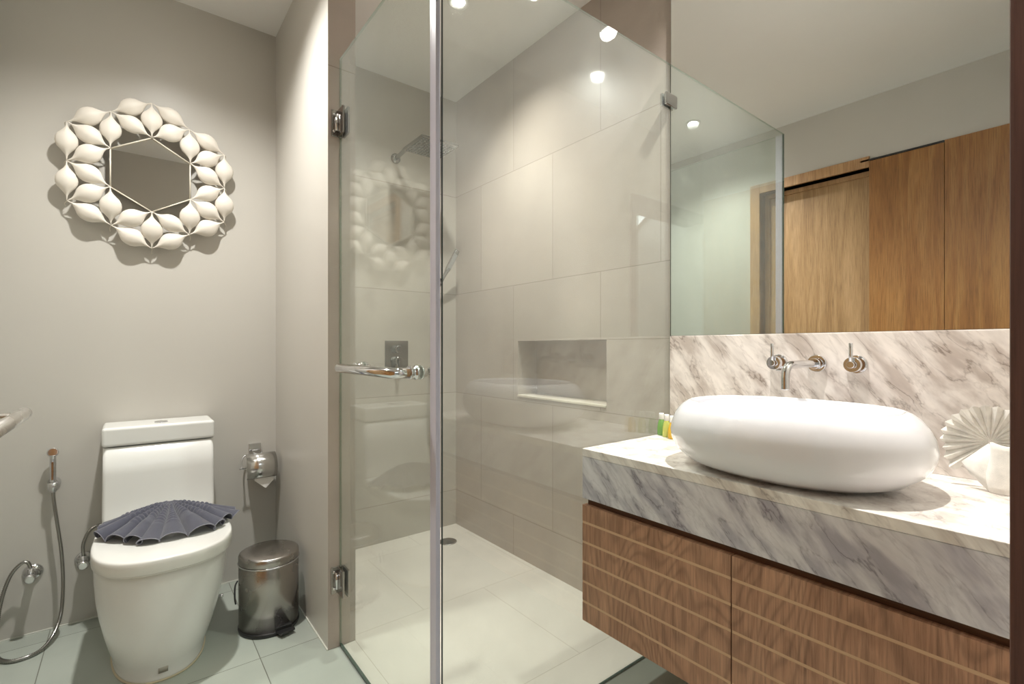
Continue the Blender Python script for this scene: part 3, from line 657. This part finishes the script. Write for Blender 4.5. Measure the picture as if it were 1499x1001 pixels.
for z, yf, hw in [(0.36,2.352,0.180),(0.45,2.36,0.1805),(0.6,2.372,0.1795),(0.706,2.379,0.178)]:
    r_ = 0.014; x0, x1, y0, y1 = TX-hw, TX+hw, yf, D-0.006; ring = []
    for cx_, cy_, a0 in ((x1-r_,y0+r_,-PI/2),(x1-0.004,y1-0.004,0),(x0+0.004,y1-0.004,PI/2),(x0+r_,y0+r_,PI)):
        rr = r_ if cy_ < 2.5 else 0.004
        for i in range(7): a = a0+PI/2*i/6; ring.append(Vector((cx_+rr*math.cos(a), cy_+rr*math.sin(a), z)))
    rings.append(ring)
b.loft(rings, smooth=True); b.build('tank', M['ceramic'], t)
b = MB(); b.box((TX-0.182,2.373,0.7095),(TX+0.182,D-0.006,0.782)); tl = b.build('tank_lid', M['ceramic'], t, bevel=0.011, seg=5)
b = MB(); b.lathe((0.097,2.44,0.7822),(0,0,1),[(0.023,0),(0.023,0.003),(0.019,0.005)],32); b.box((0.0965,2.422,0.7866),(0.0975,2.458,0.7876)); b.build('flush_button', M['chrome'], tl)
def lidring(ins, z, yb=2.352): return dshape(TX, yb-ins, 1.847+ins, 0.198-ins, z, 0.50, 2.6, hwb=0.188-ins)
b = MB(); b.loft([lidring(0.012,0.3845),lidring(0.008,0.386),lidring(0.008,0.3895),lidring(0.01,0.3905)]); b.build('seat', M['lid_white'], t)
b = MB(); b.loft([lidring(0.004,0.3915),lidring(0.0,0.394),lidring(0.0,0.429),lidring(0.0015,0.4325),lidring(0.004,0.4345),lidring(0.010,0.4355)]); b.build('lid', M['lid_white'], t)
for sx in (-1, 1):
    b = MB(); b.cyl((TX+sx*0.075-0.02,2.355,0.41),(TX+sx*0.075+0.02,2.355,0.41),0.011,20); b.build('seat_hinge', M['lid_white'], t)
b = MB(); b.lathe((0.272,2.12,0.15),(1,-0.25,0),[(0.006,-0.012),(0.006,0.002),(0.004,0.003)],14); b.build('bolt_cap', M['chrome'], t)
b = MB(); rr = []
for u in (-0.013, -0.006, 0.0, 0.006, 0.013): rr.append(u)
col_lo = [(0.083+u, 1.9478+1.2*u*u*1.2, 0.028) for u in rr]; col_hi = [(0.083+u, 1.9385+1.2*u*u*1.2, 0.05) for u in rr]
b.loft([col_lo, col_hi], closed=False, cap=(False, False), smooth=True); b.build('maker_plate', M['sticker'], t, solid=0.0008)

# dark fan-folded towel on the lid
AP = Vector((0.118, 2.262, 0.437))
t = thing('folded_hand_towel', (0.1, 2.15, 0.436), 'dark slate terry towel folded in a pleated fan on the toilet lid', 'towel')
def fan_R(a):   # a in degrees 170..345
    pts_ = [(165,0.185),(185,0.205),(215,0.235),(245,0.262),(270,0.278),(300,0.27),(325,0.242),(350,0.2)]
    for (a0, r0), (a1, r1) in zip(pts_, pts_[1:]):
        if a0 <= a <= a1: return r0+(r1-r0)*(a-a0)/(a1-a0)
    return 0.2
NPL = 12; KA = NPL*24; NR = 80
rt = random.Random(5); pa = [0.75+0.45*rt.random() for _ in range(NPL+2)]; pw = [0.8+0.5*rt.random() for _ in range(NPL+2)]
rows = []; span = math.radians(342-170)
for j in range(NR+1):
    f = j/NR; row = []
    for i in range(KA+1):
        a = math.radians(170)+span*i/KA
        R_ = fan_R(math.degrees(a))*(0.05+0.95*f)
        u = i/24; kx = int(round(u)); pk = pa[min(kx, NPL)]; pkw = pw[min(kx, NPL)]
        ph = u*2*PI; wv = 0.5+0.5*math.cos(ph)
        edge = min(1, 0.5+0.5*min(i/24, NPL-i/24)/2.0); amp = 0.029*min(1, f*1.5)*(1-0.1*f)*pk*edge; env = 0.064*(1-f)**1.15
        rb = abs(math.sin(f*PI*14))**0.8; win = max(0, min(1, (f-0.08)*14))*max(0, min(1, (0.62+0.1*math.sin(kx*2.1)-f)*14))
        ribs = 0.0062*rb*win*(0.2+0.8*wv)
        lat = (span/NPL/2/PI)*(0.75+0.55*f)*pkw*math.sin(ph)*min(1, f*1.6)
        a2 = a+lat+0.05*f*math.sin(u*1.7)
        rr = R_*(1.0+0.03*f*math.sin(u*2.3+1)+0.015*f*math.cos(ph))
        row.append((AP.x+rr*math.cos(a2), AP.y+rr*math.sin(a2), AP.z+0.0022+env+amp*wv+ribs))
    rows.append(row)
b = MB(); b.loft(rows, closed=False, cap=(False, False)); b.build('pleated_cloth', M['towel_dark'], t, solid=0.0035)
b = MB(); b.tube([Vector(p) for p in rows[-1]], 0.0017, 6, straight=True); b.build('hem', M['hem'], t)

# ------------------------------------------------------------------ pedal bin
t = thing('pedal_bin', (0.43, 2.085, 0), 'small brushed steel pedal bin in the corner between toilet and partition', 'bin')
bx, by, br = 0.4285, 2.095, 0.108
b = MB(); b.loft([ell(bx,by,br*1.02*r,br*r,z,2,64) for r,z in [(0.97,0.0006),(0.99,0.004),(1.0,0.008),(1.0,0.015),(0.985,0.016)]]); b.build('base_ring', M['black'], t)
b = MB(); b.loft([ell(bx,by,br*1.02*r,br*r,z,2,64) for r,z in [(0.98,0.0155),(0.98,0.252),(0.97,0.2535)]]); b.build('body', M['steel'], t)
b = MB(); b.loft([ell(bx,by,br*1.02*r,br*r,z,2,64) for r,z in [(0.97,0.254),(1.01,0.2545),(1.015,0.257),(1.01,0.259),(0.985,0.2595)]]); b.build('rim_band', M['chrome'], t)
b = MB(); b.loft([ell(bx,by,br*1.02*r,br*r,z,2,64) for r,z in [(0.985,0.26),(0.99,0.262),(0.99,0.282),(0.97,0.288),(0.9,0.2915),(0.6,0.2945),(0.2,0.296)]]); b.build('lid', M['steel'], t)
b = MB(); dv = Vector((0.27,-0.96,0)).normalized(); sv = Vector((0.96,0.27,0)); c0 = Vector((bx,by,0))+dv*0.104
q = [c0+sv*0.03, c0-sv*0.03, c0-sv*0.027+dv*0.038, c0+sv*0.027+dv*0.038]
b.loft([[p+Vector((0,0,0.012)) for p in q],[Vector(p)+Vector((0,0,0.02)) for p in q]], smooth=False); b.box(tuple(c0-sv*0.03+Vector((0,-0.004,0.018)))[:3], tuple(c0+sv*0.03+Vector((0,0.004,0.032)))[:3]); b.build('pedal', M['black'], t, bevel=0.002)
b = MB(); hv = Vector((-0.96,-0.05,0)).normalized(); c1 = Vector((bx,by,0.14))+hv*0.106
b.tube([c1+Vector((0,0.03,0.05)), c1+hv*0.01+Vector((0,0.02,0.035)), c1+hv*0.014+Vector((0,0,0.0)), c1+hv*0.012+Vector((0,-0.01,-0.02))], 0.003, 8); b.build('carry_handle', M['black'], t)

# ------------------------------------------------------------------ toilet paper
t = thing('paper_holder', (0.475, D, 0.6), 'chrome toilet paper holder with curved cover on the back wall', 'paper holder')
b = MB(); b.box((0.437,D-0.012,0.596),(0.489,D-0.0005,0.632)); b.tube([(0.452,D-0.012,0.602),(0.452,D-0.045,0.594),(0.474,D-0.054,0.588),(0.486,D-0.045,0.594),(0.486,D-0.012,0.602)],0.0035,8); b.build('wall_plate', M['chrome'], t, bevel=0.002)
b = MB(); cy_, cz_ = D-0.068, 0.532; rr = 0.062; arc = []
rings = []
for k in range(19):
    a = math.radians(75+150*k/18); y = cy_+rr*math.cos(a)*0.95; z = cz_+rr*math.sin(a); rings.append([(0.412,y,z),(0.537,y,z)])
b.loft(rings, closed=False, cap=(False, False)); b.build('cover', M['cover'], t, solid=0.0016)
b = MB(); b.tube([(0.425,D-0.02,0.585),(0.405,D-0.035,0.57),(0.399,cy_,cz_+0.005),(0.402,cy_,cz_),(0.54,cy_,cz_)],0.0035,8); b.build('roll_rod', M['chrome'], t)
t = thing('toilet_roll', (0.475, D-0.068, 0.48), 'white toilet paper roll with folded triangular tip under the chrome cover', 'toilet roll')
b = MB(); b.loft([[Vector((x, cy_+r2*math.cos(2*PI*i/40), cz_+r2*math.sin(2*PI*i/40))) for i in range(40)] for x, r2 in ((0.424,0.018),(0.424,0.046),(0.526,0.046),(0.526,0.018),(0.424,0.018))], cap=(False, False), smooth=False); b.build('roll', M['paper'], t)
b = MB(); yy = cy_-0.037; b.add([(0.444,yy,0.505),(0.524,yy,0.505),(0.524,yy-0.001,0.472),(0.49,yy-0.003,0.438),(0.444,yy-0.001,0.478)], [(0,1,2,3,4)]); b.build('loose_sheet', M['paper'], t, solid=0.0008)

# ------------------------------------------------------------------ bidet sprayer, valves
t = thing('bidet_sprayer', (-0.233, D, 0.56), 'chrome bidet sprayer hanging on the wall left of the toilet with looping metal hose', 'bidet sprayer')
b = MB(); b.lathe((-0.233,D-0.0005,0.565),(0,-1,0),[(0.02,0),(0.02,0.006),(0.012,0.01),(0.011,0.022)],24); b.lathe((-0.233,D-0.036,0.54),(0,0,1),[(0.013,0),(0.016,0.002),(0.017,0.03),(0.014,0.032)],24); b.build('wall_bracket', M['chrome'], t)
b = MB(); b.tube([(-0.233,D-0.036,0.535),(-0.233,D-0.037,0.575),(-0.233,D-0.04,0.62),(-0.233,D-0.044,0.66),(-0.233,D-0.05,0.68)],0.0095,16); b.lathe((-0.233,D-0.032,0.684),(0,-0.95,0.25),[(0.008,-0.006),(0.0165,0.002),(0.0175,0.018),(0.015,0.021)],28); b.box((-0.237,D-0.064,0.585),(-0.229,D-0.052,0.655)); b.build('spray_head', M['chrome'], t, bevel=0.002)
hose = [(-0.233,D-0.036,0.535),(-0.231,D-0.037,0.50),(-0.222,D-0.042,0.42),(-0.209,D-0.046,0.30),(-0.204,D-0.055,0.18),(-0.208,D-0.085,0.08),(-0.225,D-0.13,0.03),(-0.25,D-0.175,0.0095),(-0.285,D-0.20,0.0085),(-0.33,D-0.195,0.0085),(-0.366,D-0.15,0.02),(-0.374,D-0.09,0.09),(-0.366,D-0.065,0.18),(-0.345,D-0.06,0.255),(-0.318,D-0.06,0.292),(-0.300,D-0.06,0.293),(-0.292,D-0.058,0.27)]
b = MB(); b.tube(hose, 0.0068, 10, rib=(0.0065,0.28)); b.build('hose', M['hose'], t)
t = thing('angle_valve', (-0.292, D, 0.235), 'chrome angle valve on the wall feeding the bidet hose, far left', 'valve', 'water valves by the toilet')
def valve(t, x, z):
    b = MB(); b.lathe((x,D-0.0005,z),(0,-1,0),[(0.03,0),(0.029,0.004),(0.022,0.01),(0.012,0.013),(0.012,0.06)],28); b.cyl((x,D-0.058,z-0.01),(x,D-0.058,z+0.032),0.0095,20); b.build('valve_body', M['chrome'], t)
    b = MB(); b.lathe((x,D-0.0605,z),(0,-1,0),[(0.009,0),(0.017,0.006),(0.017,0.02),(0.012,0.024)],12); b.build('knob', M['chrome'], t)
valve(t, -0.292, 0.235)
t = thing('angle_valve', (-0.145, D, 0.245), 'chrome angle valve beside the left side of the toilet with short supply hose', 'valve', 'water valves by the toilet')
valve(t, -0.145, 0.245)
b = MB(); b.tube([(-0.145,D-0.058,0.277),(-0.146,D-0.058,0.32),(-0.132,D-0.056,0.362),(-0.112,D-0.05,0.38),(-0.088,D-0.045,0.382)],0.0068,10,rib=(0.0065,0.28)); b.build('supply_hose', M['hose'], t)

# ------------------------------------------------------------------ rail by the left wall
t = thing('towel_rail', (XL, 1.4, 0.925), 'brushed steel rail end reaching in at the left edge of the view', 'rail')
b = MB(); rx = -0.205; b.lathe((rx,1.675,0.925),(0,-1,0),[(0.010,-0.004),(0.0135,0.0),(0.0145,0.006),(0.0145,0.62)],28); b.build('bar', M['steel_bar'], t)
for y in (1.6, 1.13):
    b = MB(); b.cyl((rx-0.0146,y,0.927),(XL+(0.0005 if y > 1.7 else -0.088),y,0.927),0.0085,20); b.build('post', M['steel_bar'], t)
